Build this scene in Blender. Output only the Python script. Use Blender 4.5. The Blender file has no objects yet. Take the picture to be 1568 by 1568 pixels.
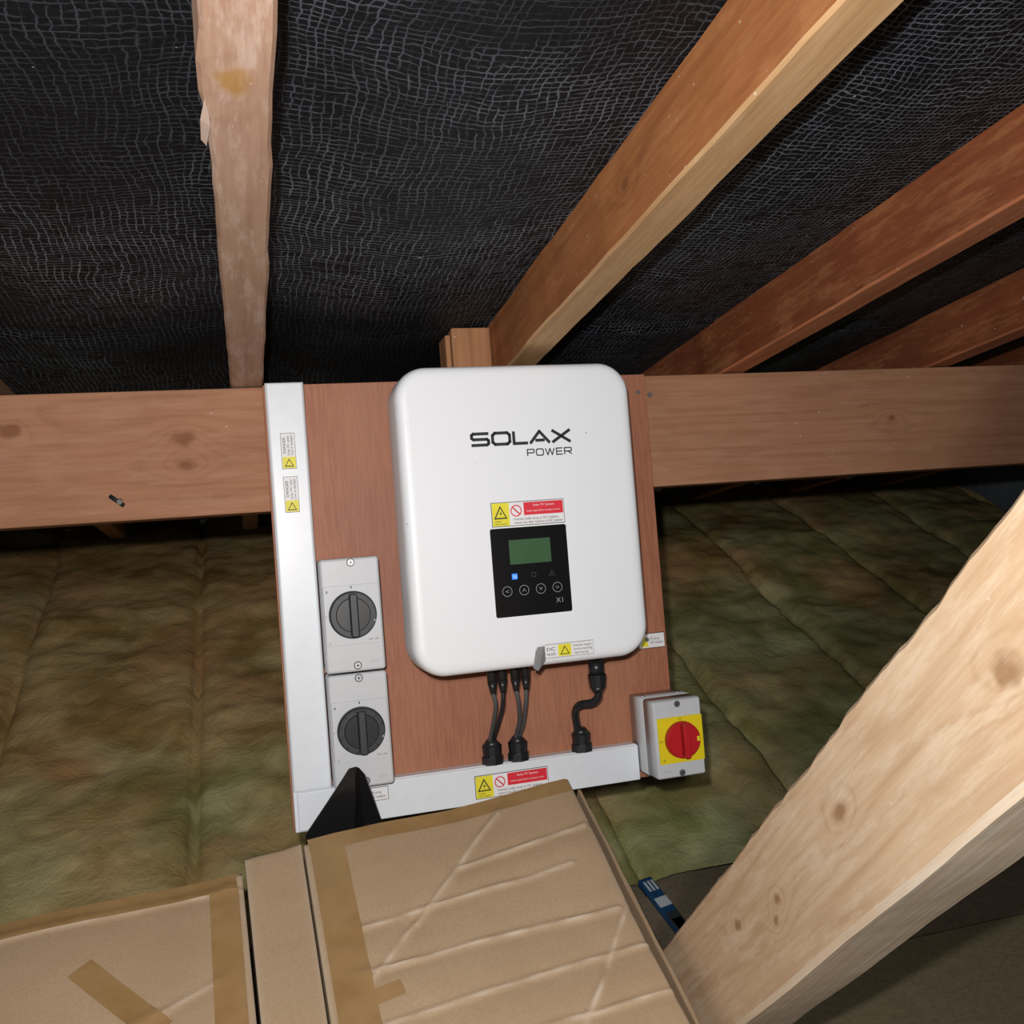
import bpy, bmesh, math, random
from mathutils import Matrix, Vector, noise
random.seed(4)
sc=bpy.context.scene
try:
    sc.view_settings.view_transform='Standard'; sc.view_settings.look='None'
except Exception: pass
H0=1.38
PHI=math.radians(27); DL=.0817
T=Matrix.Translation((0,0,H0))@Matrix.Rotation(-PHI,4,'X')          # mounting-board frame -> world
TR=T@Matrix.Translation((0,1.42,.256))@Matrix.Rotation(-DL,4,'X')   # roof-slope frame -> world
I4=Matrix.Identity(4)

# ------------------------------------------------------------ materials
class N:
    def __init__(s,name):
        s.m=bpy.data.materials.new(name); s.m.use_nodes=True
        s.t=s.m.node_tree; s.b=s.t.nodes['Principled BSDF']
        s._o=None
    def n(s,t,**k):
        x=s.t.nodes.new(t)
        for a,b in k.items(): setattr(x,a,b)
        return x
    def set(s,sock,v):
        if isinstance(v,bpy.types.NodeSocket): s.t.links.new(v,sock)
        elif isinstance(v,(tuple,list)) and sock.type=='RGBA': sock.default_value=tuple(v)[:3]+(1,)
        else: sock.default_value=v
    def obj(s):
        if not s._o: s._o=s.n('ShaderNodeTexCoord').outputs['Object']
        return s._o
    def math(s,op,a,b=0.,c=0.,clamp=False):
        x=s.n('ShaderNodeMath',operation=op,use_clamp=clamp)
        s.set(x.inputs[0],a); s.set(x.inputs[1],b); s.set(x.inputs[2],c); return x.outputs[0]
    def vm(s,op,a,b=(0,0,0)):
        x=s.n('ShaderNodeVectorMath',operation=op)
        s.set(x.inputs[0],a); s.set(x.inputs[1],b); return x.outputs['Value' if op in('LENGTH','DOT_PRODUCT') else 'Vector']
    def scl(s,a,f):
        x=s.n('ShaderNodeVectorMath',operation='SCALE'); s.set(x.inputs[0],a); x.inputs['Scale'].default_value=f; return x.outputs[0]
    def noise(s,vec,scale=5,detail=3,rough=.5,dist=0,out='Fac'):
        x=s.n('ShaderNodeTexNoise'); s.set(x.inputs['Vector'],vec)
        x.inputs['Scale'].default_value=scale; x.inputs['Detail'].default_value=detail
        x.inputs['Roughness'].default_value=rough; x.inputs['Distortion'].default_value=dist
        return x.outputs[out]
    def sm(s,v,a,b,c=0.,d=1.):
        x=s.n('ShaderNodeMapRange'); x.interpolation_type='SMOOTHSTEP'
        s.set(x.inputs[0],v); 
        for i,q in enumerate((a,b,c,d)): x.inputs[i+1].default_value=q
        return x.outputs[0]
    def mix(s,f,a,b,blend='MIX'):
        x=s.n('ShaderNodeMix',data_type='RGBA',blend_type=blend)
        s.set(x.inputs[0],f); s.set(x.inputs[6],a); s.set(x.inputs[7],b); return x.outputs[2]
    def sep(s,v):
        x=s.n('ShaderNodeSeparateXYZ'); s.set(x.inputs[0],v); return x.outputs
    def bump(s,h,st=.3,d=.002):
        x=s.n('ShaderNodeBump'); x.inputs['Strength'].default_value=st; x.inputs['Distance'].default_value=d
        s.set(x.inputs['Height'],h); s.set(s.b.inputs['Normal'],x.outputs[0])
    def col(s,c): s.set(s.b.inputs['Base Color'],c)
    def rough(s,r): s.set(s.b.inputs['Roughness'],r)

def plain(name,c,r=.5,metal=0,em=0,var=.04):
    k=N(name)
    n=k.noise(k.obj(),60,1)
    d=tuple(max(0,x*(1-var*3)) for x in c)
    k.col(k.mix(n,d,tuple(min(1,x*(1+var)) for x in c))); k.rough(r)
    k.b.inputs['Metallic'].default_value=metal
    if em:
        k.b.inputs['Emission Color'].default_value=tuple(c)+(1,); k.b.inputs['Emission Strength'].default_value=em
    return k.m

def wood(name,light,dark,axis='y',knots=(),ring=12,pale=None,palef=.35,seed=0,rough=.75,kcol=(.16,.07,.03),contrast=.4):
    k=N(name); o=k.obj()
    ax='xyz'.index(axis)
    def sc3(l,c): 
        v=[c,c,c]; v[ax]=l; return tuple(v)
    off=k.vm('ADD',o,(seed*3.1,seed*1.7,seed*2.3))
    n1=k.noise(k.vm('MULTIPLY',off,sc3(5,150)),1,3,.6)
    n2=k.noise(k.vm('MULTIPLY',off,sc3(.7,10)),1,1,.4)
    n3=k.noise(off,5,3,.6)
    ringv=k.math('MULTIPLY',n2,ring)
    core=None
    if knots: kn=k.vm('SUBTRACT',k.noise(o,50,1,.5,0,'Color'),(.5,.5,.5))
    for (kx,ky,kz,r) in knots:
        dv=k.vm('MULTIPLY',k.vm('SUBTRACT',o,(kx,ky,kz)),sc3(.62,1))
        d=k.vm('LENGTH',k.vm('ADD',dv,k.scl(kn,r*1.1)))
        q=k.math('DIVIDE',d,r)
        f=k.math('DIVIDE',1.,k.math('ADD',1.,k.math('MULTIPLY',q,k.math('MULTIPLY',q,.5))))
        ringv=k.math('ADD',ringv,k.math('MULTIPLY',f,3.))
        c=k.sm(q,.35,1.15,1.,0.)
        core=c if core is None else k.math('MAXIMUM',core,c)
    pp=k.math('PINGPONG',ringv,.5)
    g=k.math('ADD',k.math('MULTIPLY',k.sm(pp,.2,.5),contrast),k.math('MULTIPLY',k.sm(n1,.32,.7),.45))
    c=k.mix(g,light,dark)
    c=k.mix(k.math('MULTIPLY',k.sm(n3,.35,.75),.5),c,dark)
    if pale: c=k.mix(k.math('MULTIPLY',k.sm(k.noise(k.vm('MULTIPLY',off,sc3(9,50)),1,4,.75),.46,.66),palef),c,pale)
    sp=k.sm(k.noise(off,150,1,.5),.76,.82)
    c=k.mix(k.math('MULTIPLY',sp,.6),c,(.75,.68,.58))
    if core is not None: c=k.mix(k.math('MULTIPLY',core,.75),c,kcol)
    k.col(c); k.rough(rough)
    k.b.inputs['Specular IOR Level'].default_value=.25
    k.bump(n1,.5,.0012)
    return k.m

def underlay_mat():
    k=N('underlay_netting'); o=k.obj()
    w=k.vm('SUBTRACT',k.noise(o,8,1,.6,0,'Color'),(.5,.5,.5))
    w2=k.vm('SUBTRACT',k.noise(o,85,1,.6,0,'Color'),(.5,.5,.5))
    p=k.vm('ADD',k.vm('ADD',o,k.scl(w,.035)),k.scl(w2,.0065))
    X,Y,Z=k.sep(p)
    def lines(v,s,t):
        f=k.math('PINGPONG',k.math('DIVIDE',v,s),.5)
        return k.sm(f,.0,t,1.,0.)
    a=lines(X,.0082,.16); b=lines(Y,.0074,.18)
    na=k.sm(k.noise(k.vm('MULTIPLY',o,(110,22,90)),1,2,.6),.30,.62)
    nb=k.sm(k.noise(k.vm('MULTIPLY',o,(22,120,90)),1,2,.6),.30,.6)
    L=k.math('MAXIMUM',k.math('MULTIPLY',a,na),k.math('MULTIPLY',b,nb))
    X0,Y0,Z0=k.sep(o)
    shade_patch=k.sm(k.math('ADD',k.noise(o,2.0,2,.5),k.sm(k.math('ABSOLUTE',k.math('SUBTRACT',X0,.16)),.0,.42,-.10,.06)),.36,.60,.16,1.)  # random patches, plus the centre bay's missing sheen painted in as dimmer threads
    L2=k.math('MULTIPLY',L,shade_patch)
    fine=k.noise(o,320,1,.7)
    base=k.mix(fine,(.0015,.0018,.003),(.010,.0105,.013))
    thr=k.mix(k.noise(o,14,1),(.11,.14,.18),(.24,.265,.30))
    c=k.mix(L2,base,thr)
    c=k.mix(k.sm(k.noise(o,130,1,.5),.80,.85),c,(.4,.42,.4))
    k.col(c); k.rough(.65)
    k.b.inputs['Specular IOR Level'].default_value=.15
    k.bump(fine,.5,.0012)
    return k.m

def insul_mat():
    k=N('mineral_wool'); o=k.obj()
    p=k.vm('ADD',o,k.scl(k.noise(o,4,2,.6,0,'Color'),.25))
    a=k.noise(k.vm('MULTIPLY',p,(6,8,5)),1,4,.55)
    b=k.noise(o,2.2,2,.5)
    c=k.noise(p,70,3,.7)
    X,Y,Z=k.sep(o)
    am=k.sm(a,.3,.72)
    warm=k.mix(am,(.36,.225,.075),(.68,.49,.23))
    grn=k.mix(am,(.27,.25,.085),(.56,.53,.27))
    near=k.math('ADD',k.sm(Y,2.0,1.5,.35,.0),k.sm(X,.55,.9,0.,.35))
    near=k.math('ADD',k.sm(Y,1.5,2.0,.35,0.),k.sm(X,.55,.9,0.,.35))
    f=k.sm(k.math('ADD',k.math('MULTIPLY',near,.5),b),.50,.76)
    col=k.mix(f,warm,grn)
    col=k.mix(k.math('MULTIPLY',k.sm(k.noise(o,3.1,2,.5),.48,.66),.55),col,(.66,.36,.17))
    col=k.mix(k.math('MULTIPLY',k.math('MULTIPLY',k.sm(X,.55,.9),k.sm(Y,1.75,2.3,1.,0.)),.5),col,k.mix(am,(.17,.22,.08),(.36,.42,.22)))
    k.col(col); k.rough(.95); k.b.inputs['Specular IOR Level'].default_value=.1
    k.bump(c,.6,.006)
    return k.m

def card_mat(name='cardboard',tone=1.):
    k=N(name); o=k.obj()
    n=k.noise(o,7,4,.6); f=k.noise(o,260,2,.7)
    c=k.mix(n,tuple(x*tone for x in (.39,.27,.16)),tuple(x*tone for x in (.51,.37,.235)))
    c=k.mix(k.math('MULTIPLY',k.sm(f,.35,.7),.25),c,tuple(x*tone for x in (.30,.2,.115)))
    at=k.n('ShaderNodeAttribute',attribute_name='wear_highlight')
    c=k.mix(k.math('MULTIPLY',at.outputs['Fac'],.8),c,(.80,.69,.55))  # scuffed paper edges plus crease highlights painted into the colour
    k.col(c); k.rough(.8)
    k.bump(f,.2,.0008)
    return k.m

def tape_mat():
    k=N('parcel_tape'); o=k.obj()
    n=k.noise(o,18,3,.6)
    k.col(k.mix(n,(.27,.155,.055),(.42,.27,.125))); k.rough(k.sm(n,.3,.7,.22,.5))
    k.bump(n,.5,.004); return k.m

def block_mat():
    k=N('gable_blockwork'); o=k.obj()
    n=k.noise(o,30,5,.7); 
    k.col(k.mix(n,(.10,.12,.14),(.24,.27,.30))); k.rough(.95); k.bump(n,.8,.006); return k.m
def chip_mat(name,a,b):
    k=N(name); o=k.obj()
    v=k.n('ShaderNodeTexVoronoi'); k.set(v.inputs['Vector'],k.vm('MULTIPLY',o,(120,200,120))); v.inputs['Scale'].default_value=1
    n=k.noise(o,5,4,.6)
    k.col(k.mix(k.math('MULTIPLY',k.math('ADD',k.sep(v.outputs['Color'])[0],n),.5),a,b)); k.rough(.85); k.bump(n,.2,.002); return k.m
def ply_mat():
    k=N('plywood_face'); o=k.obj()
    n1=k.noise(k.vm('MULTIPLY',o,(300,8,22)),1,3,.6)
    n2=k.noise(k.vm('MULTIPLY',o,(5,5,1.2)),1,2,.5)
    n3=k.noise(o,4,2,.5)
    c=k.mix(k.sm(n1,.3,.7),(.38,.145,.075),(.285,.10,.052))
    c=k.mix(k.math('MULTIPLY',k.sm(n2,.4,.65),.5),c,(.42,.19,.105))
    c=k.mix(k.math('MULTIPLY',k.sm(n3,.45,.75),.35),c,(.25,.10,.07))
    k.col(c); k.rough(.6); k.bump(n1,.2,.0006); return k.m
def inv_mat():
    k=N('white_powdercoat'); o=k.obj()
    sp=k.sm(k.noise(o,170,1,.5),.80,.86)
    k.col(k.mix(sp,(.80,.83,.87),(.3,.3,.3))); k.rough(.42); return k.m

M=dict(
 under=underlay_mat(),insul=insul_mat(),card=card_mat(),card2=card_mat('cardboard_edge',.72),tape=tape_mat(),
 block=block_mat(),chip=chip_mat('chipboard',(.12,.095,.06),(.2,.16,.11)),chip2=chip_mat('chipboard_panel',(.14,.115,.06),(.22,.185,.11)),
 ply=ply_mat(),inv=inv_mat(),inv_g=plain('grey_heatsink',(.35,.36,.37),.5),
 pvc=plain('white_pvc',(.76,.80,.85),.35,var=.02),pvc_g=plain('pale_grey_plastic',(.56,.58,.61),.4,var=.02),
 blk=plain('black_plastic',(.015,.016,.018),.35),blkm=plain('black_knob',(.022,.025,.029),.45),gloss=plain('black_display',(.006,.006,.007),.22),
 lcd=plain('green_lcd',(.045,.11,.05),.3),led=plain('blue_led',(.02,.16,1.),.4,em=1.2),ink=plain('black_ink',(.012,.012,.014),.6),
 icon=plain('grey_print',(.32,.34,.36),.5),dim=plain('dim_print',(.06,.065,.07),.5),
 yel=plain('yellow_vinyl',(.80,.72,.03),.5),red=plain('red_vinyl',(.72,.02,.04),.5),wht=plain('white_vinyl',(.82,.82,.84),.5),
 knobr=plain('red_knob',(.50,.012,.018),.4),yplate=plain('yellow_plate',(.80,.64,.01),.45),
 steel=plain('steel',(.5,.5,.5),.35,metal=.9),cabg=plain('grey_cable',(.075,.078,.082),.4),foil=plain('grey_foil',(.45,.46,.47),.3,metal=.5),
 blue=plain('blue_print',(.015,.06,.15),.35),dark=plain('dark_print',(.04,.05,.055),.35),green=plain('green_print',(.07,.12,.08),.35),pkw=plain('packet_white',(.5,.55,.6),.4),black_bag=plain('black_polythene',(.012,.012,.013),.3),
)

# ------------------------------------------------------------ mesh builder
class B:
    def __init__(s,name,mat=I4,center=True):
        s.name=name;s.M=mat;s.bm=bmesh.new();s.mats=[];s.center=center
    def mi(s,m):
        if m not in s.mats: s.mats.append(m)
        return s.mats.index(m)
    def add(s,bm2,m,smooth=False,xf=None):
        idx=s.mi(m)
        if xf is not None: bm2.transform(xf)
        vm={v:s.bm.verts.new(v.co) for v in bm2.verts}
        for f in bm2.faces:
            try:
                g=s.bm.faces.new([vm[v] for v in f.verts]); g.material_index=idx; g.smooth=smooth or f.smooth
            except ValueError: pass
        bm2.free()
    def box(s,x0,x1,y0,y1,z0,z1,m,bev=0,seg=2,xf=None):
        b=bmesh.new(); bmesh.ops.create_cube(b,size=1)
        for v in b.verts: v.co=Vector((x0+(v.co.x+.5)*(x1-x0),y0+(v.co.y+.5)*(y1-y0),z0+(v.co.z+.5)*(z1-z0)))
        if bev: bmesh.ops.bevel(b,geom=b.edges[:],offset=bev,segments=seg,profile=.5,affect='EDGES')
        s.add(b,m,xf=xf)
    def rrect(s,x0,x1,z0,z1,r,prof,m,n=8,smooth=True):
        """rounded rectangle in XZ lofted through prof=[(y,inset)]"""
        b=bmesh.new(); rings=[]
        for y,ins in prof:
            rr=max(r-ins,.0005); ring=[]
            for cx,cz,a0 in ((x1-ins-rr,z1-ins-rr,0),(x0+ins+rr,z1-ins-rr,90),(x0+ins+rr,z0+ins+rr,180),(x1-ins-rr,z0+ins+rr,270)):
                for i in range(n+1):
                    a=math.radians(a0+90*i/n); ring.append(b.verts.new((cx+rr*math.cos(a),y,cz+rr*math.sin(a))))
            rings.append(ring)
        for p,q in zip(rings,rings[1:]):
            L=len(p)
            for i in range(L):
                f=b.faces.new((p[i],p[(i+1)%L],q[(i+1)%L],q[i])); f.smooth=smooth
        b.faces.new(rings[0]); b.faces.new(rings[-1][::-1])
        bmesh.ops.recalc_face_normals(b,faces=b.faces[:]); s.add(b,m)
    def cyl(s,p0,p1,r0,m,r1=None,n=28,smooth=True,bev=0):
        r1=r0 if r1 is None else r1
        p0=Vector(p0);p1=Vector(p1);d=p1-p0
        b=bmesh.new(); bmesh.ops.create_cone(b,cap_ends=True,segments=n,radius1=r0,radius2=r1,depth=d.length)
        for f in b.faces: f.smooth=smooth and len(f.verts)==4
        if bev:
            es=[e for e in b.edges if any(len(f.verts)>4 for f in e.link_faces)]
            bmesh.ops.bevel(b,geom=es,offset=bev,segments=2,affect='EDGES')
        xf=Matrix.Translation((p0+p1)/2)@d.to_track_quat('Z','Y').to_matrix().to_4x4()
        s.add(b,m,xf=xf)
    def poly(s,pts,m):
        b=bmesh.new(); b.faces.new([b.verts.new(p) for p in pts]); s.add(b,m)
    def ring(s,cx,cz,y,ro,ri,m,n=32,a0=0,a1=360):
        b=bmesh.new(); 
        N_=n; o=[];i_=[]
        for k in range(N_+1):
            a=math.radians(a0+(a1-a0)*k/N_)
            o.append(b.verts.new((cx+ro*math.cos(a),y,cz+ro*math.sin(a)))); i_.append(b.verts.new((cx+ri*math.cos(a),y,cz+ri*math.sin(a))))
        for k in range(N_): b.faces.new((i_[k],o[k],o[k+1],i_[k+1]))
        s.add(b,m)
    def text(s,body,x0,x1,z0,z1,y,m,off=0,rot=False,space=1.):
        cu=bpy.data.curves.new('tmp','FONT'); cu.body=body; cu.offset=off; cu.resolution_u=3; cu.space_character=space
        ob=bpy.data.objects.new('tmp',cu); sc.collection.objects.link(ob)
        bpy.context.view_layer.update()
        me=bpy.data.meshes.new_from_object(ob.evaluated_get(bpy.context.evaluated_depsgraph_get()))
        bpy.data.objects.remove(ob)
        b=bmesh.new(); b.from_mesh(me); bpy.data.meshes.remove(me)
        if rot:
            for v in b.verts: v.co=Vector((-v.co.y,v.co.x,0))
        xs=[v.co.x for v in b.verts];ys=[v.co.y for v in b.verts]
        a,c,d,e=min(xs),max(xs),min(ys),max(ys)
        for v in b.verts: v.co=Vector((x0+(v.co.x-a)/(c-a)*(x1-x0),y,z0+(v.co.y-d)/(e-d)*(z1-z0)))
        s.add(b,m)
    def strokes(s,segs,x0,x1,z0,z1,y,m,w):
        """lettering drawn as straight bars; segs in unit box"""
        for a,c in segs:
            A=Vector((x0+a[0]*(x1-x0),0,z0+a[1]*(z1-z0)));C=Vector((x0+c[0]*(x1-x0),0,z0+c[1]*(z1-z0)))
            d=(C-A).normalized(); p=Vector((-d.z,0,d.x))*w/2; A-=d*w*.35; C+=d*w*.35
            s.poly([(A.x-p.x,y,A.z-p.z),(C.x-p.x,y,C.z-p.z),(C.x+p.x,y,C.z+p.z),(A.x+p.x,y,A.z+p.z)],m)
    def tube(s,pts,r,m,n=12,sub=10):
        P=[Vector(p) for p in pts]; Q=[P[0]]+P+[P[-1]]; C=[]
        for i in range(1,len(Q)-2):
            for j in range(sub):
                t=j/sub; p0,p1,p2,p3=Q[i-1:i+3]
                C.append(.5*((2*p1)+(-p0+p2)*t+(2*p0-5*p1+4*p2-p3)*t*t+(-p0+3*p1-3*p2+p3)*t**3))
        C.append(P[-1]); b=bmesh.new(); rings=[]
        ref=Vector((0,1,0))
        for i,c in enumerate(C):
            d=(C[min(i+1,len(C)-1)]-C[max(i-1,0)]).normalized()
            u=ref-d*ref.dot(d); u.normalize(); w=d.cross(u)
            rings.append([b.verts.new(c+u*r*math.cos(2*math.pi*k/n)+w*r*math.sin(2*math.pi*k/n)) for k in range(n)])
        for p,q in zip(rings,rings[1:]):
            for k in range(n): b.faces.new((p[k],p[(k+1)%n],q[(k+1)%n],q[k]))
        b.faces.new(rings[0][::-1]); b.faces.new(rings[-1]); bmesh.ops.recalc_face_normals(b,faces=b.faces[:])
        s.add(b,m,smooth=True)
    def done(s):
        M_=s.M
        if s.center:
            lo=Vector([min(v.co[i] for v in s.bm.verts) for i in range(3)]);hi=Vector([max(v.co[i] for v in s.bm.verts) for i in range(3)])
            c=(lo+hi)/2
            for v in s.bm.verts: v.co-=c
            M_=s.M@Matrix.Translation(c)
        me=bpy.data.meshes.new(s.name); s.bm.to_mesh(me); s.bm.free()
        for m in s.mats: me.materials.append(m)
        o=bpy.data.objects.new(s.name,me); sc.collection.objects.link(o); o.matrix_world=M_
        return o

def grid_obj(name,x0,x1,y0,y1,dx,fn,mat,M_=I4,smooth=True):
    nx=int((x1-x0)/dx)+1; ny=int((y1-y0)/dx)+1; vs=[];fs=[]
    for j in range(ny+1):
        for i in range(nx+1):
            x=x0+(x1-x0)*i/nx;y=y0+(y1-y0)*j/ny
            vs.append((x,y,fn(x,y)))
    for j in range(ny):
        for i in range(nx):
            a=j*(nx+1)+i; fs.append((a,a+1,a+nx+2,a+nx+1))
    me=bpy.data.meshes.new(name); me.from_pydata(vs,[],fs)
    if smooth: me.polygons.foreach_set('use_smooth',[True]*len(fs))
    me.materials.append(mat); o=bpy.data.objects.new(name,me); sc.collection.objects.link(o); o.matrix_world=M_
    return o

# ------------------------------------------------------------ room shell
RX=[-.361,.039,.435,.826,1.237,1.637,2.04,2.44]   # right edges of rafters, 400 mm centres
RD=.090
def under(x,y):
    k=(x-.016)/.4; f=k-math.floor(k)
    sag=.016*math.sin(math.pi*f)**2*(1+.5*noise.noise(Vector((x*2,y*1.5,3))))
    z=RD+.002-sag+.004*noise.noise(Vector((x*9,y*7,1)))*math.sin(math.pi*f)
    e=.0+.012*noise.noise(Vector((x*4,0,5)))
    t=max(0,min(1,(y-e)/.012)); z-=.007*t*math.sin(math.pi*f)**.5 if f>0 else 0
    return z
grid_obj('ceiling',-1.6,2.82,-2.3,2.02,.02,under,M['under'],TR)
fl=B('floor',I4,False)
fl.box(-1.6,2.82,-2.0,1.2,-.08,0,M['chip'])
fl.box(-1.6,2.82,1.2,3.3,-.08,-.05,M['chip'])
fl.done()
w=B('wall_right',I4,False); w.box(2.82,2.95,-2.,3.3,-.08,2.8,M['block']); w.done()

def ins(x,y):
    xx=x+.006*noise.noise(Vector((y*5,0,0)))
    k=(xx+.14)/.42; f=k-math.floor(k); k0=math.floor(k)
    e=min(f,1-f); pil=-.030*math.exp(-(e*.42/.009)**1.2)-.006*math.exp(-(e*.42/.04)**2)
    h=.018*noise.noise(Vector((x*2.5,y*3,k0*3)))+.009*noise.noise(Vector((x*6,y*8,2+k0)))+.006*noise.noise(Vector((x*14,y*20,4)))+.003*noise.noise(Vector((x*40,y*45,7)))
    return h+pil+.004
grid_obj('loft_insulation',-1.6,2.81,1.24,3.08,.012,ins,M['insul'])

# purlin
pk=[(-.075,1.42,.183,.012),(-.075,1.42,.146,.010),(-.30,1.42,.205,.012),(1.10,1.42,.165,.007)]
wp=wood('purlin_pine',(.41,.205,.115),(.28,.13,.07),'x',pk,11,seed=1,kcol=(.18,.065,.03),pale=(.45,.26,.17),palef=.35,contrast=.35)
p=B('purlin_beam',T,False)
p.box(-1.6,2.82,1.4205,1.485,.072,.2535,wp,.002)
p.cyl((-.165,1.421,.101),(-.165,1.413,.098),.0035,M['steel'],n=12); p.cyl((-.178,1.4203,.108),(-.160,1.4198,.093),.003,M['ink'],n=10)
p.cyl((.645,1.421,.222),(.645,1.417,.222),.004,M['steel'],n=14)
p.done()

# rafters
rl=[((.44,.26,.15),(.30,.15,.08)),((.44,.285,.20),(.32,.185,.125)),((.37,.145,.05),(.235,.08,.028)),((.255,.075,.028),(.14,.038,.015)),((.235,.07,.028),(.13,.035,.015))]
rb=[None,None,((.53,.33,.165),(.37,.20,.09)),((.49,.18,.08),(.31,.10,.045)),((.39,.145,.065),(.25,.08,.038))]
for i,x in enumerate(RX):
    c=rl[min(i,4)]
    kn=[]
    if i==1: kn=[(.012,-.78,0,.013)]
    if i==2: kn=[(.389,-.55,.05,.008),(.41,-.85,.0,.008)]
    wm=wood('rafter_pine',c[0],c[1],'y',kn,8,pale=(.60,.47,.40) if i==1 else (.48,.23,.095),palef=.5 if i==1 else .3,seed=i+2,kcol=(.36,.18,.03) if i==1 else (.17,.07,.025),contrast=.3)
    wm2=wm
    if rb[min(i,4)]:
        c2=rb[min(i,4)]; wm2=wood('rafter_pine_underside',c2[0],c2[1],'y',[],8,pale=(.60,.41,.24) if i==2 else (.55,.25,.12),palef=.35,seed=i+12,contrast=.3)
    r=B('roof_rafter',TR,False)
    ny=120; y0,y1=-2.3,1.80; R=[]
    for j in range(ny+1):
        y=y0+(y1-y0)*j/ny
        j1=.0022*noise.noise(Vector((i*5,y*6,0)))+.0018*noise.noise(Vector((i*5,y*40,0)))
        j2=.0022*noise.noise(Vector((i*5,y*6,9)))+.0018*noise.noise(Vector((i*5,y*40,9)))
        if i==1: j1-=.005*math.exp(-((y+.78)/.03)**2)
        ch=.003
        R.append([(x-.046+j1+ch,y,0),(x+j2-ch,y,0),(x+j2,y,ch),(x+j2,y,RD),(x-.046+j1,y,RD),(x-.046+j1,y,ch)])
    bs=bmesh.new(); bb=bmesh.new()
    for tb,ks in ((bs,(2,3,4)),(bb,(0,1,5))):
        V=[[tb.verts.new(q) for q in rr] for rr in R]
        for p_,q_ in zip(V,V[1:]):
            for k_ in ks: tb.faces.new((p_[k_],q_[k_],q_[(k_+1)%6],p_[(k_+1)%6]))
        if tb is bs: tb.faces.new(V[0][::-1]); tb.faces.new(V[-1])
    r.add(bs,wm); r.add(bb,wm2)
    if i==1:
        sp=plain('torn_wood',(.60,.45,.38),.8)
        r.poly([(-.006,-.765,.001),(-.0115,-.735,-.003),(-.0125,-.705,-.002),(-.009,-.690,.001),(-.005,-.72,.0)],sp)
    r.done()
wb=wood('block_pine',(.42,.21,.10),(.26,.11,.05),'z',[],10,seed=9)
bk=B('timber_packing_block',T,False)
bk.box(.325,.387,1.425,1.47,.2545,.338,wb,.003); bk.box(.318,.327,1.44,1.49,.2545,.33,wb,.002); bk.done()

# diagonal strut
s_=Vector((.0383,.4192,-.9071)).normalized(); ey=Vector((0,.908,.419)); ex=ey.cross(s_).normalized()
if ex.x<0: ex=-ex
ey=s_.cross(ex).normalized()
if ey.z<0: ey=-ey
MS=Matrix.Translation((0,0,H0))@Matrix((ex,ey,s_)).transposed().to_4x4()
sk=[(.42,.2164,.455,.012),(.42,.2365,.70,.008),(.42,.2237,.8675,.006),(.42,.2100,.885,.005),(.42,.2344,.9748,.008)]
ws=wood('strut_pine',(.60,.44,.29),(.45,.295,.175),'z',sk,14,seed=21,kcol=(.25,.13,.06),pale=(.68,.56,.42),palef=.5,contrast=.4)
ws2=wood('strut_pine_lit_edge',(.74,.60,.45),(.58,.44,.30),'z',[],8,seed=25,pale=(.78,.69,.57),palef=.5,contrast=.2)  # paler copy for the narrow face, its stronger light painted into the colour
st=B('roof_strut',MS,False)
nz=200; R=[]
for j in range(nz+1):
    z=-.33+(1.60+.33)*j/nz
    j1=.0025*noise.noise(Vector((0,z*9,0)))+.0020*noise.noise(Vector((1,z*45,0)))
    j2=.0015*noise.noise(Vector((0,z*7,5)))+.0003*noise.noise(Vector((1,z*30,5)))
    a,c,d,e=.42,.505,.1588+j2,.2877+j1
    ch=.005
    R.append([(a+ch,d,z),(c,d,z),(c,e,z),(a+ch,e,z),(a,e-ch,z),(a,d+ch,z)])
for ks,m_ in (((1,2,3,4),ws),((0,5),ws2)):
    tb=bmesh.new(); V=[[tb.verts.new(q) for q in rr] for rr in R]
    for p_,q_ in zip(V,V[1:]):
        for k_ in ks: tb.faces.new((p_[k_],p_[(k_+1)%6],q_[(k_+1)%6],q_[k_]))
    if m_ is ws: tb.faces.new(V[0][::-1]); tb.faces.new(V[-1])
    st.add(tb,m_)
st.done()

# ------------------------------------------------------------ mounting board
YB=1.4084
p=B('plywood_board',T,False); p.box(.037,.634,YB,1.4204,-.384,.254,M['ply'],.001)
for q in ((.62,.225),(.60,-.17)): p.cyl((q[0],YB,q[1]),(q[0],YB-.002,q[1]),.0035,M['steel'],n=12)
p.box(.585,.631,YB-.0006,YB,-.184,-.160,M['ink']); p.box(.586,.630,YB-.001,YB,-.183,-.161,M['wht'])
p.poly([(.589,YB-.0014,-.181),(.603,YB-.0014,-.181),(.596,YB-.0014,-.164)],M['yel'])
p.text('PV array\nDC isolator',.606,.628,-.177,-.167,YB-.0014,M['ink'])
p.done()

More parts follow.
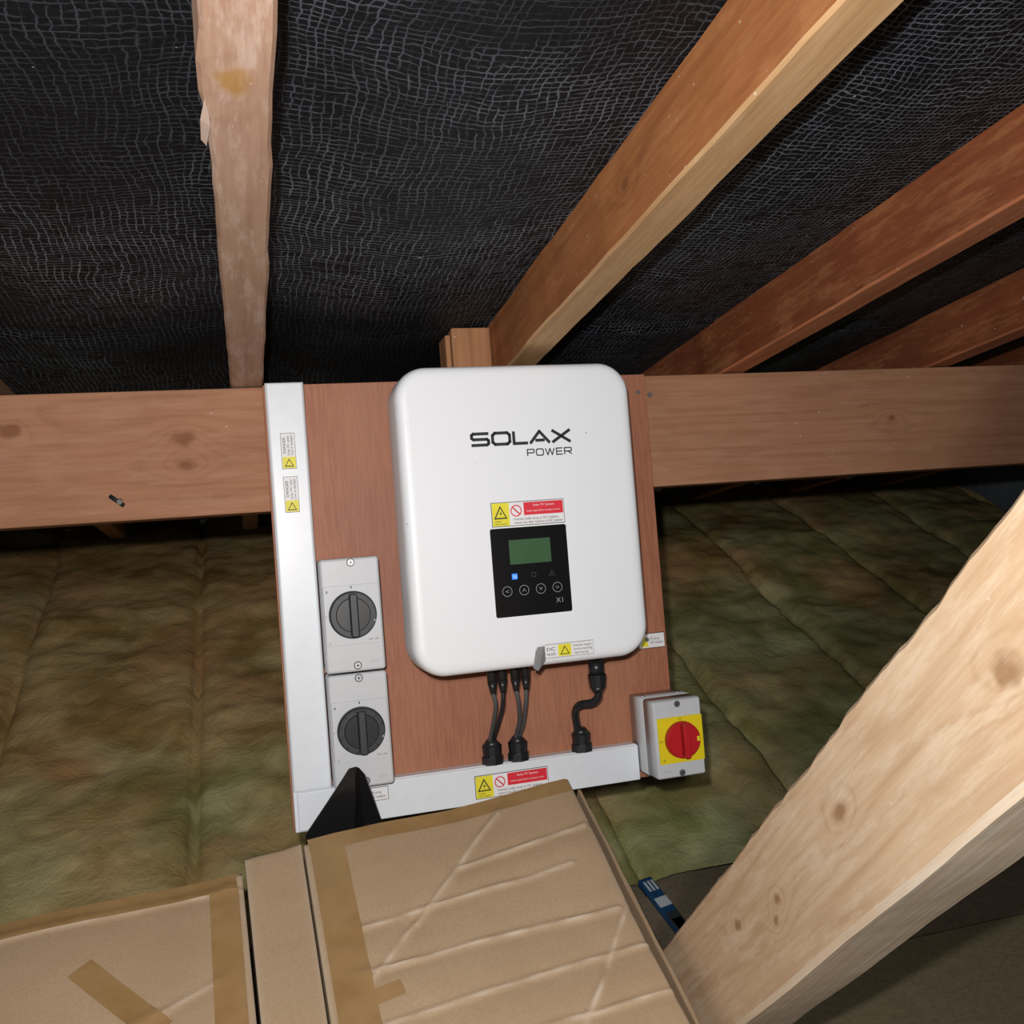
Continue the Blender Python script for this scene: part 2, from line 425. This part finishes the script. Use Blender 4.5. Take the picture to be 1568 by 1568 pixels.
def warn(b,x0,x1,z0,z1,y):
    h=z1-z0; w=x1-x0
    b.box(x0,x1,y-.0004,y,z0,z1,M['ink']); b.box(x0+.0008,x1-.0008,y-.0008,y,z0+.0008,z1-.0008,M['wht'])
    Y=y-.0012
    b.poly([(x0+.001,Y,z0+.001),(x0+w*.24,Y,z0+.001),(x0+w*.24,Y,z1-.001),(x0+.001,Y,z1-.001)],M['yel'])
    cx=x0+w*.12; 
    b.poly([(cx-w*.09,Y-.0003,z0+h*.32),(cx+w*.09,Y-.0003,z0+h*.32),(cx,Y-.0003,z0+h*.86)],M['ink'])
    b.poly([(cx-w*.066,Y-.0006,z0+h*.37),(cx+w*.066,Y-.0006,z0+h*.37),(cx,Y-.0006,z0+h*.76)],M['yel'])
    b.poly([(cx+w*.012,Y-.0009,z0+h*.66),(cx-w*.018,Y-.0009,z0+h*.52),(cx+w*.004,Y-.0009,z0+h*.52),(cx-w*.008,Y-.0009,z0+h*.40),(cx+w*.02,Y-.0009,z0+h*.56),(cx,Y-.0009,z0+h*.56)],M['ink'])
    b.text('Isolate\nmain supply',x0+w*.04,x0+w*.2,z0+h*.06,z0+h*.26,Y-.0003,M['ink'])
    cx=x0+w*.335; cz=z0+h*.62; r=h*.24
    b.ring(cx,cz,Y,r,r*.82,M['red'])
    b.poly([(cx-r*.66,Y,cz+r*.5),(cx-r*.5,Y,cz+r*.66),(cx+r*.66,Y,cz-r*.5),(cx+r*.5,Y,cz-r*.66)],M['red'])
    b.poly([(x0+w*.44,Y,z0+h*.42),(x1-.002,Y,z0+h*.42),(x1-.002,Y,z1-.002),(x0+w*.44,Y,z1-.002)],M['red'])
    b.text('Solar PV System',x0+w*.57,x1-w*.14,z0+h*.74,z0+h*.86,Y-.0003,M['wht'])
    b.text('Isolate supply before carrying out work',x0+w*.48,x1-w*.06,z0+h*.53,z0+h*.62,Y-.0003,M['wht'])
    b.text('Inverter under array or DC isolators\nremain live after isolation of AC isolator',x0+w*.30,x1-w*.03,z0+h*.08,z0+h*.33,Y-.0003,M['ink'])

# trunking
t=B('cable_trunking',T); y0=1.383
t.box(.0395,.0935,y0+.004,YB-.0003,-.382,.2535,M['pvc'],.0015)
t.box(.0405,.0925,y0,y0+.006,-.3255,.2530,M['pvc'],.003,3)
for (z0,z1) in ((.129,.180),(.067,.118)):
    t.box(.056,.076,y0-.0004,y0,z0,z1,M['ink']); t.box(.0565,.0755,y0-.0008,y0,z0+.0006,z1-.0006,M['wht'])
    t.poly([(.057,y0-.0011,z0+.001),(.0752,y0-.0011,z0+.001),(.0752,y0-.0011,z0+.017),(.057,y0-.0011,z0+.017)],M['yel'])
    t.poly([(.0595,y0-.0014,z0+.003),(.0725,y0-.0014,z0+.003),(.066,y0-.0014,z0+.0145)],M['ink'])
    t.poly([(.0612,y0-.0017,z0+.0042),(.0708,y0-.0017,z0+.0042),(.066,y0-.0017,z0+.0124)],M['yel'])
    t.text('DANGER',.0585,.0625,z0+.022,z0+.045,y0-.0011,M['ink'],rot=True)
    t.text('Solar PV cable\nLive in daylight',.0645,.0735,z0+.019,z0+.048,y0-.0011,M['ink'],rot=True)
t.done()
t=B('cable_trunking',T)
t.box(.0940,.5600,y0+.004,YB-.0003,-.3785,-.3250,M['pvc'],.0015)
t.box(.0445,.5600,y0-.001,y0+.0035,-.3795,-.3262,M['pvc'],.0015,2)
warn(t,.299,.412,-.372,-.338,y0-.001)
t.box(.143,.172,y0-.0016,y0-.001,-.352,-.333,M['ink']);t.box(.1437,.1713,y0-.002,y0-.001,-.3513,-.3337,M['wht'])
t.text('PV array\nDC isolator',.147,.168,-.348,-.338,y0-.0023,M['ink'])
t.done()

def screw(b,x,z,y,r=.0042):
    b.cyl((x,y,z),(x,y-.0012,z),r,M['steel'],n=16); b.ring(x,z,y-.0003,r*1.35,r*1.0,M['dim'],20)
    b.box(x-r*.7,x+r*.7,y-.0016,y-.0011,z-r*.12,z+r*.12,M['ink']); b.box(x-r*.12,x+r*.12,y-.0016,y-.0011,z-r*.7,z+r*.7,M['ink'])
for (z0,z1) in ((-.163,-.003),(-.3235,-.1645)):
    b=B('rotary_isolator_switch',T); yf=1.3484; x0,x1=.0945,.178
    cx=(x0+x1)/2; cz=(z0+z1)/2
    b.rrect(x0+.001,x1-.001,z0+.001,z1-.001,.004,[(YB-.0003,0),(yf+.022,0)],M['pvc_g'],4)
    b.rrect(x0,x1,z0,z1,.005,[(yf+.020,0),(yf+.003,0.0005),(yf+.0008,.0015),(yf,.004)],M['pvc_g'],4)
    b.rrect(cx-.039,cx+.039,cz-.042,cz+.042,.004,[(yf+.0005,0),(yf-.0012,.0006)],M['pvc_g'],4)
    b.cyl((cx,yf-.0012,cz),(cx,yf-.010,cz),.0335,M['blkm'],.0320,n=48,bev=.001)
    b.cyl((cx,yf-.010,cz),(cx,yf-.0112,cz),.024,M['blk'],.023,n=40)
    b.rrect(cx-.0055,cx+.0055,cz-.030,cz+.030,.003,[(yf-.010,0),(yf-.022,0),(yf-.024,.0015)],M['blkm'],4)
    for k in range(0,360,30):
        a=math.radians(k+15); b.cyl((cx+.029*math.cos(a),yf-.0095,cz+.029*math.sin(a)),(cx+.029*math.cos(a),yf-.0112,cz+.029*math.sin(a)),.0016,M['blk'],n=8)
    b.box(cx+.0275,cx+.0298,yf-.0115,yf-.0095,cz-.011,cz-.008,M['icon'])
    for (lx,lz,tx) in ((cx,cz+.0385,'I'),(cx-.037,cz,'O'),(cx-.034,cz-.038,'O'),(cx-.034,cz+.034,'l')):
        b.text(tx,lx-.0009,lx+.0009,lz-.0015,lz+.0015,yf-.0018,M['dim'])
    b.text('IMO  SI32',cx+.020,cx+.034,cz-.037,cz-.0348,yf-.0018,M['dim'])
    b.text('DC21B',x1-.022,x1-.010,z0+.012,z0+.0138,yf-.0006,M['icon'])
    screw(b,cx+.002,z1-.007,yf); screw(b,cx+.002,z0+.009,yf)
    b.done()
# AC isolator
b=B('emergency_isolator_switch',T); yf=1.318; x0,x1,z0,z1=.562,.641,-.368,-.252; cx,cz=.6035,-.3115
b.rrect(x0,x1,z0,z1,.003,[(YB-.0003,0),(yf+.036,0)],M['pvc_g'],4)
b.rrect(x0+.0008,x1-.0008,z0+.0008,z1-.0008,.003,[(yf+.037,0),(yf+.033,0)],M['dim'],4)
b.rrect(x0,x1,z0,z1,.004,[(yf+.035,0),(yf+.003,.0004),(yf,.003)],M['pvc_g'],4)
b.rrect(cx-.0365,cx+.0360,cz-.034,cz+.034,.002,[(yf+.0005,0),(yf-.0018,.0004)],M['yplate'],3)
b.cyl((cx,yf-.0018,cz),(cx,yf-.012,cz),.0275,M['knobr'],.0262,n=48,bev=.001)
b.rrect(cx-.0045,cx+.0045,cz-.025,cz+.025,.003,[(yf-.012,0),(yf-.022,0),(yf-.024,.0012)],M['knobr'],4)
for k in range(20,360,40):
    a=math.radians(k); b.cyl((cx+.024*math.cos(a),yf-.0115,cz+.024*math.sin(a)),(cx+.024*math.cos(a),yf-.013,cz+.024*math.sin(a)),.0014,M['knobr'],n=8)
b.box(cx+.0205,cx+.0245,yf-.0135,yf-.0115,cz-.003,cz+.004,M['yel'])
b.text('ON',cx-.003,cx+.003,cz+.029,cz+.032,yf-.002,M['ink']); b.text('OFF',cx-.035,cx-.030,cz-.002,cz+.001,yf-.002,M['ink'])
b.text('0',cx-.031,cx-.028,cz-.030,cz-.027,yf-.002,M['ink'])
screw(b,(x0+x1)/2,z1-.007,yf,.0036); screw(b,(x0+x1)/2,z0+.007,yf,.0036)
for q in (x0+.010,x1-.010): b.cyl((q,yf+.06,z1-.001),(q,yf+.06,z1+.001),.004,M['steel'],n=12)
b.text('MCB 32A',x0+.008,x0+.022,z0+.010,z0+.0125,yf-.0004,M['icon'])
b.done()

# ------------------------------------------------------------ inverter
b=B('solar_inverter',T); YF=1.2584; x0,x1,z0,z1=.2030,.5430,-.1735,.2475
b.rrect(x0,x1,z0,z1,.045,[(1.335,.006),(1.330,.001),(1.322,0),(1.275,.0005),(1.268,.0015),(1.2625,.004),(1.2598,.0075),(1.2586,.012),(YF,.018)],M['inv'],14)
b.rrect(x0+.022,x1-.022,z0+.012,z1-.02,.02,[(1.395,0),(1.333,0)],M['inv_g'],6)
for k in range(12): 
    xx=x0+.04+k*.0235; b.box(xx,xx+.003,1.34,1.392,z1-.022,z1-.010,M['inv_g'])
b.box(.26,.49,1.39,YB-.0004,-.06,.19,M['steel'],.001)
# logo: wide square-shouldered lettering
def word(letters,lx,W,G,lz0,lz1,sw):
    for i,(sg,ws_) in enumerate(letters):
        b.strokes(sg,lx+sw/2,lx+W*ws_-sw/2,lz0+sw/2,lz1-sw/2,YF-.0006-.00005*i,M['ink'],sw); lx+=W*ws_+G
S=[((.02,0),(.9,0)),((.9,0),(1,.12)),((1,.12),(1,.38)),((1,.38),(.9,.5)),((.9,.5),(.1,.5)),((.1,.5),(0,.62)),((0,.62),(0,.88)),((0,.88),(.1,1)),((.1,1),(.96,1))]
O=[((.14,0),(.86,0)),((.86,0),(1,.2)),((1,.2),(1,.8)),((1,.8),(.86,1)),((.86,1),(.14,1)),((.14,1),(0,.8)),((0,.8),(0,.2)),((0,.2),(.14,0))]
Lq=[((0,1),(0,0)),((0,0),(1,0))]
A_=[((-.02,0),(.5,1)),((.5,1),(1.02,0)),((.30,.2),(.72,.2))]
Xq=[((.02,0),(.98,1)),((.02,1),(.98,0))]
P_=[((0,0),(0,1)),((0,1),(.9,1)),((.9,1),(1,.9)),((1,.9),(1,.55)),((1,.55),(.9,.45)),((.9,.45),(0,.45))]
Wq=[((0,1),(.25,0)),((.25,0),(.5,1)),((.5,1),(.75,0)),((.75,0),(1,1))]
E=[((0,0),(0,1)),((0,1),(1,1)),((0,.5),(.9,.5)),((0,0),(1,0))]
R_=P_+[((.5,.45),(1,0))]
word(((S,1),(O,1.03),(Lq,.82),(A_,1.08),(Xq,1.07)),.3020,.0276,.0018,.1338,.1534,.0041)
word(((P_,.95),(O,1),(Wq,1.2),(E,.85),(R_,1)),.3810,.0117,.0018,.1172,.1274,.0015)
warn(b,.3235,.4285,.0225,.0560,YF-.0001)
b.rrect(.3195,.4290,-.1010,.0205,.003,[(YF+.0005,0),(YF-.0010,.0003)],M['gloss'],4)
Y=YF-.0013
b.poly([(.3445,Y,-.0300),(.4040,Y,-.0300),(.4040,Y,.0035),(.3445,Y,.0035)],M['lcd'])
b.rrect(.3455,.3535,-.0505,-.0425,.001,[(YF-.001,0),(YF-.0016,.0002)],M['led'],3)
b.text('N',.3475,.3515,-.0488,-.0442,YF-.0019,M['wht'])
b.ring(.377,-.046,Y,.0042,.0036,M['dim'],4,45,405); b.ring(.403,-.0465,Y,.0052,.0044,M['dim'],3,90,450); b.text('!',.4026,.4034,-.0485,-.0445,Y,M['dim'])
for i,xx in enumerate((.3375,.3615,.3855,.4095)):
    b.ring(xx,-.0660,Y,.0070,.0063,M['icon'],32)
    b.text(('<','^','v','>')[i],xx-.0026,xx+.0026,-.0680,-.0640,Y,M['icon'],off=-.01)
b.text('X1',.4060,.4160,-.0870,-.0805,Y,M['icon'])
b.box(.384,.4555,YF-.0005,YF,-.1625,-.1435,M['ink']);b.box(.3845,.4550,YF-.0009,YF,-.1620,-.1440,M['wht'])
Y=YF-.0012
b.poly([(.4035,Y,-.1610),(.4225,Y,-.1610),(.4225,Y,-.1450),(.4035,Y,-.1450)],M['yel'])
b.poly([(.4060,Y-.0002,-.1590),(.4200,Y-.0002,-.1590),(.4130,Y-.0002,-.1470)],M['ink'])
b.poly([(.4078,Y-.0004,-.1580),(.4182,Y-.0004,-.1580),(.4130,Y-.0004,-.1492)],M['yel'])
b.text('DC\nisol.',.3870,.4000,-.1590,-.1480,Y,M['ink']); b.text('Inverter supply\nsource warning\nread manual',.4260,.4530,-.1600,-.1465,Y,M['ink'])
b.poly([(.3720,YF-.002,-.1440),(.3850,YF-.0015,-.1435),(.3840,YF-.0015,-.1650),(.3700,YF-.010,-.1770),(.3630,YF-.010,-.1720)],M['foil'])
b.poly([(.3720,YF-.0024,-.1440),(.3850,YF-.0019,-.1435),(.3845,YF-.0019,-.1530),(.3690,YF-.006,-.1600)],M['wht'])
for xx in (.3255,.3405,.3600,.3755):
    b.cyl((xx,1.335,-.160),(xx,1.335,-.196),.0078,M['blk'],.0070,n=16); b.cyl((xx,1.335,-.196),(xx,1.335,-.213),.0070,M['blk'],.0042,n=16)
b.cyl((.485,1.335,-.158),(.485,1.335,-.184),.0145,M['blk'],n=20); b.cyl((.485,1.335,-.184),(.485,1.335,-.204),.0115,M['blk'],n=16)
b.cyl((.485,1.335,-.204),(.485,1.335,-.222),.0140,M['blk'],.0120,n=12,smooth=False); b.cyl((.485,1.335,-.222),(.485,1.335,-.230),.0120,M['blk'],.0065,n=16)
b.done()
# cables with trunking glands
TY=1.3965
def gl(c,x,y=TY):
    c.cyl((x,y,-.3248),(x,y,-.314),.0165,M['blk'],n=8,smooth=False); c.cyl((x,y,-.314),(x,y,-.299),.0140,M['blk'],.0150,n=12,smooth=False); c.cyl((x,y,-.299),(x,y,-.289),.0150,M['blk'],.0070,n=20)
for i,(xa,xb,xg) in enumerate(((.3255,.3405,.331),(.3600,.3755,.371))):
    c=B('power_cable',T)
    gl(c,xg,1.391)
    c.tube([(xa,1.335,-.2135),(xa+.003,1.337,-.232),(xg-.003,1.36,-.262),(xg-.003,1.386,-.290),(xg-.002,1.391,-.31)],.0031,M['cabg'])
    c.tube([(xb,1.335,-.2135),(xb-.002,1.339,-.236),(xg+.004,1.365,-.268),(xg+.003,1.389,-.292),(xg+.002,1.391,-.31)],.0031,M['cabg'] if i else M['blk'])
    c.done()
c=B('power_cable',T)
gl(c,.472,1.391)
c.tube([(.485,1.335,-.2305),(.485,1.338,-.238),(.478,1.345,-.246),(.464,1.36,-.250),(.461,1.376,-.262),(.466,1.389,-.285),(.470,1.391,-.31)],.0060,M['blk'])
c.done()

# ------------------------------------------------------------ cartons (world frame)
TOP=H0-.92
def seg_d(px,py,a,b_):
    ax,ay=a;bx,by=b_; t=((px-ax)*(bx-ax)+(py-ay)*(by-ay))/((bx-ax)**2+(by-ay)**2); t=max(0,min(1,t))
    return math.hypot(px-ax-t*(bx-ax),py-ay-t*(by-ay))
CR=[((.31,.99),(.167,.826)),((.167,.826),(.078,.735)),((.235,.90),(.42,.935)),((.10,.835),(.38,.872)),((.09,.77),(.415,.797)),((.11,.70),(.435,.738)),((.43,.80),(.31,.64)),((.31,.64),(.2,.5)),((.08,.64),(.435,.67))]
def carton(name,quad,top,card,creases,tapes,bot=0.0,seed=0):
    rl,rr,fr,flq=[Vector(q) for q in quad]
    nx,ny=130,230; b=B(name,I4)
    bm=bmesh.new(); wl=bm.verts.layers.float.new('wear_highlight'); G=[]
    def base(x,y): return .006*noise.noise(Vector((x*6,y*6,2+seed)))+.0006*noise.noise(Vector((x*30,y*30,2)))
    for j in range(ny+1):
        v=j/ny; row=[]
        for i in range(nx+1):
            u=i/nx; a=rl.lerp(rr,u); c_=flq.lerp(fr,u); q=a.lerp(c_,v)
            if j==0: q=q+Vector((0,.004*noise.noise(Vector((q.x*30,seed,1)))))
            h=0; w_=0
            for k,(s0,s1) in enumerate(creases):
                d=seg_d(q.x+.003*noise.noise(Vector((q.x*14,q.y*14,k))),q.y+.004*noise.noise(Vector((q.x*12,q.y*12,k+7))),s0,s1)
                st_=.7+.7*noise.noise(Vector((q.x*18,q.y*18,k+3)))
                h+=st_*.0036*math.exp(-(d/.0036)**2)-.0014*math.exp(-(d/.016)**2); w_=max(w_,math.exp(-(d/.0024)**2)*(.55+.7*noise.noise(Vector((q.x*40,q.y*40,k)))))  # pale ridge line: crease highlight painted in along with the scuffing
            h+=base(q.x,q.y)
            e=min(u*(rr-rl).length,(1-u)*(rr-rl).length,v*(rl-flq).length)
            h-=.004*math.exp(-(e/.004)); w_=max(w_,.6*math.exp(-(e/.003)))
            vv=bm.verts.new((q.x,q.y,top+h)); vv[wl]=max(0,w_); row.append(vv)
        G.append(row)
    for j in range(ny):
        for i in range(nx):
            f=bm.faces.new((G[j][i],G[j+1][i],G[j+1][i+1],G[j][i+1])); f.smooth=True
    def skirt(vs):
        lo=[bm.verts.new((v.co.x,v.co.y,bot)) for v in vs]
        for i in range(len(vs)-1): bm.faces.new((vs[i],vs[i+1],lo[i+1],lo[i]))
    skirt(G[0]); skirt([r[-1] for r in G]); skirt(G[-1][::-1]); skirt([r[0] for r in G][::-1])
    bmesh.ops.recalc_face_normals(bm,faces=bm.faces[:])
    lay=b.bm.verts.layers.float.new('wear_highlight'); vm={}
    for v in bm.verts: 
        n_=b.bm.verts.new(v.co); n_[lay]=v[wl]; vm[v]=n_
    idx=b.mi(card)
    for f in bm.faces:
        g=b.bm.faces.new([vm[v] for v in f.verts]); g.material_index=idx; g.smooth=f.smooth
    def zz(x,y):
        h=base(x,y)
        for k,(s0,s1) in enumerate(creases):
            d=seg_d(x,y,s0,s1); h+=.0026*math.exp(-(d/.006)**2)
        return top+h+.0012
    for (a,c_,wd) in tapes:
        a=Vector(a);c_=Vector(c_);L=(c_-a).length;dr=(c_-a)/L;pn=Vector((-dr.y,dr.x))*wd/2
        n=max(4,int(L/.006)); b2=bmesh.new(); R_=[]
        for i in range(n+1):
            q=a+dr*L*i/n; R_.append([b2.verts.new((q.x+pn.x*s,q.y+pn.y*s,zz(q.x+pn.x*s,q.y+pn.y*s))) for s in (-1,-.6,-.2,.2,.6,1)])
        for i in range(n):
            for k in range(5):
                f=b2.faces.new((R_[i][k],R_[i+1][k],R_[i+1][k+1],R_[i][k+1])); f.smooth=True
        bmesh.ops.recalc_face_normals(b2,faces=b2.faces[:])
        if b2.faces[0].normal.z<0: bmesh.ops.reverse_faces(b2,faces=b2.faces[:])
        b.add(b2,M['tape'])
    bm.free()
    return b
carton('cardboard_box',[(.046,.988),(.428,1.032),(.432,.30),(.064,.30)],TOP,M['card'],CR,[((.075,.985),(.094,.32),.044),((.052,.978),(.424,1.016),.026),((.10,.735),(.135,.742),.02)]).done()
b=B('flattened_cardboard_sheet',I4)
for k,(xa,zt,yr) in enumerate(((.4365,-.004,1.012),(.4440,-.020,.985))):
    bm=bmesh.new(); n=60; r0=[];r1=[]
    for j in range(n+1):
        y=.33+(yr-.33)*j/n; wv=.0018*noise.noise(Vector((y*8,k*4,0)))
        zt_=TOP+zt+.003*noise.noise(Vector((y*14,k,3)))
        r0.append([bm.verts.new((xa+wv,y,z)) for z in (0,zt_)]); r1.append([bm.verts.new((xa+wv+.0045,y,z)) for z in (0,zt_)])
    for j in range(n):
        for F_ in ((r0[j][0],r0[j+1][0],r0[j+1][1],r0[j][1]),(r1[j][0],r1[j][1],r1[j+1][1],r1[j+1][0]),(r0[j][1],r0[j+1][1],r1[j+1][1],r1[j][1])): bm.faces.new(F_)
    bm.faces.new((r0[-1][0],r1[-1][0],r1[-1][1],r0[-1][1])); bmesh.ops.recalc_face_normals(bm,faces=bm.faces[:]); b.add(bm,M['card2'])
b.done()
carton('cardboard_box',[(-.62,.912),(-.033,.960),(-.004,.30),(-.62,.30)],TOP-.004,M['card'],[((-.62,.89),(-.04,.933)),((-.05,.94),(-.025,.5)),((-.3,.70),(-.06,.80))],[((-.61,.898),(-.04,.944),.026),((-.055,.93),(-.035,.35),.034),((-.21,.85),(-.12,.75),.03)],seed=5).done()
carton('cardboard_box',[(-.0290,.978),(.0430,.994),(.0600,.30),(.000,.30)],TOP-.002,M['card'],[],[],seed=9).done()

# black folded sheet poking up behind the carton
b=B('folded_plastic_sheet',I4)
def q3(x,y,z): return (x,y,z+H0)
pts=[[q3(.050,1.044,-1.36),q3(.052,1.044,-.958),q3(.078,1.044,-.915),q3(.104,1.045,-.872),q3(.113,1.046,-.857)],
     [q3(.118,1.040,-1.36),q3(.118,1.040,-.958),q3(.120,1.040,-.915),q3(.120,1.041,-.872),q3(.120,1.045,-.855)],
     [q3(.133,1.056,-1.36),q3(.133,1.056,-.958),q3(.130,1.054,-.915),q3(.127,1.051,-.872),q3(.124,1.048,-.857)],
     [q3(.158,1.046,-1.36),q3(.158,1.046,-.958),q3(.146,1.046,-.912),q3(.135,1.047,-.872),q3(.127,1.048,-.860)]]
bm=bmesh.new(); vv=[[bm.verts.new(p) for p in r] for r in pts]
for i in range(3):
    for j in range(4): bm.faces.new((vv[i][j],vv[i+1][j],vv[i+1][j+1],vv[i][j+1]))
b.add(bm,M['black_bag']); o=b.done(); md=o.modifiers.new('s','SOLIDIFY'); md.thickness=.002; md.offset=0

b=B('chipboard_panel',I4); b.box(.66,2.7,-1.2,.985,0.0,.022,M['chip2'],.002); b.done()
b=B('printed_packet',I4)
xf=Matrix.Translation((.700,1.165,0))@Matrix.Rotation(math.radians(10),4,'Z')
b.box(-.015,.015,-.10,.070,.0,.014,M['blue'],.004,xf=xf)
def top(u0,u1,v0,v1,m,h=.0146):
    bm=bmesh.new(); bm.faces.new([bm.verts.new(p) for p in ((u0,v0,h),(u1,v0,h),(u1,v1,h),(u0,v1,h))]); b.add(bm,m,xf=xf)
top(-.013,.013,-.095,-.02,M['dark']); top(-.009,.010,-.07,-.035,M['green']); top(-.013,.013,-.005,.018,M['pkw']); top(-.010,-.005,.035,.06,M['pkw']); top(-.002,.003,.035,.06,M['pkw']); top(.006,.011,.035,.06,M['pkw'])
b.done()

# ------------------------------------------------------------ camera + lights
cd=bpy.data.cameras.new('camera'); cam=bpy.data.objects.new('camera',cd); sc.collection.objects.link(cam)
wR=Vector((.9606,-.2730,.0520)); wU=Vector((.0661,.4063,.9114)); wB=Vector((-.27,-.872,.4083))
wR.normalize(); wB.normalize(); wU=wB.cross(wR).normalized(); wR=wU.cross(wB).normalized()
cam.matrix_world=Matrix.Translation((0,0,H0))@Matrix((wR,wU,wB)).transposed().to_4x4()
cd.sensor_width=36; cd.lens=.9303*36; cd.clip_start=.02; sc.camera=cam

def area(name,loc,tgt,size,pw,col):
    l=bpy.data.lights.new(name,'AREA'); l.shape='DISK'; l.size=size; l.energy=pw; l.color=col
    o=bpy.data.objects.new(name,l); sc.collection.objects.link(o); o.location=loc
    o.rotation_euler=(Vector(tgt)-Vector(loc)).to_track_quat('-Z','Y').to_euler()
fl_=Vector((0,0,H0))-wR*.03+wU*.06+wB*.01
area('phone_flash',fl_,fl_-wB,.02,11,(1,.97,.94))
area('fill_light',Vector((0,0,H0))+wB*.55+wU*.22-wR*.0,Vector((.35,1.2,H0-.55)),.08,9,(1,.96,.92))  # added fill behind the camera to flatten the light, not a real fixture
w=bpy.data.worlds.new('world'); sc.world=w; w.use_nodes=True
w.node_tree.nodes['Background'].inputs[0].default_value=(.8,.87,1,1); w.node_tree.nodes['Background'].inputs[1].default_value=.05
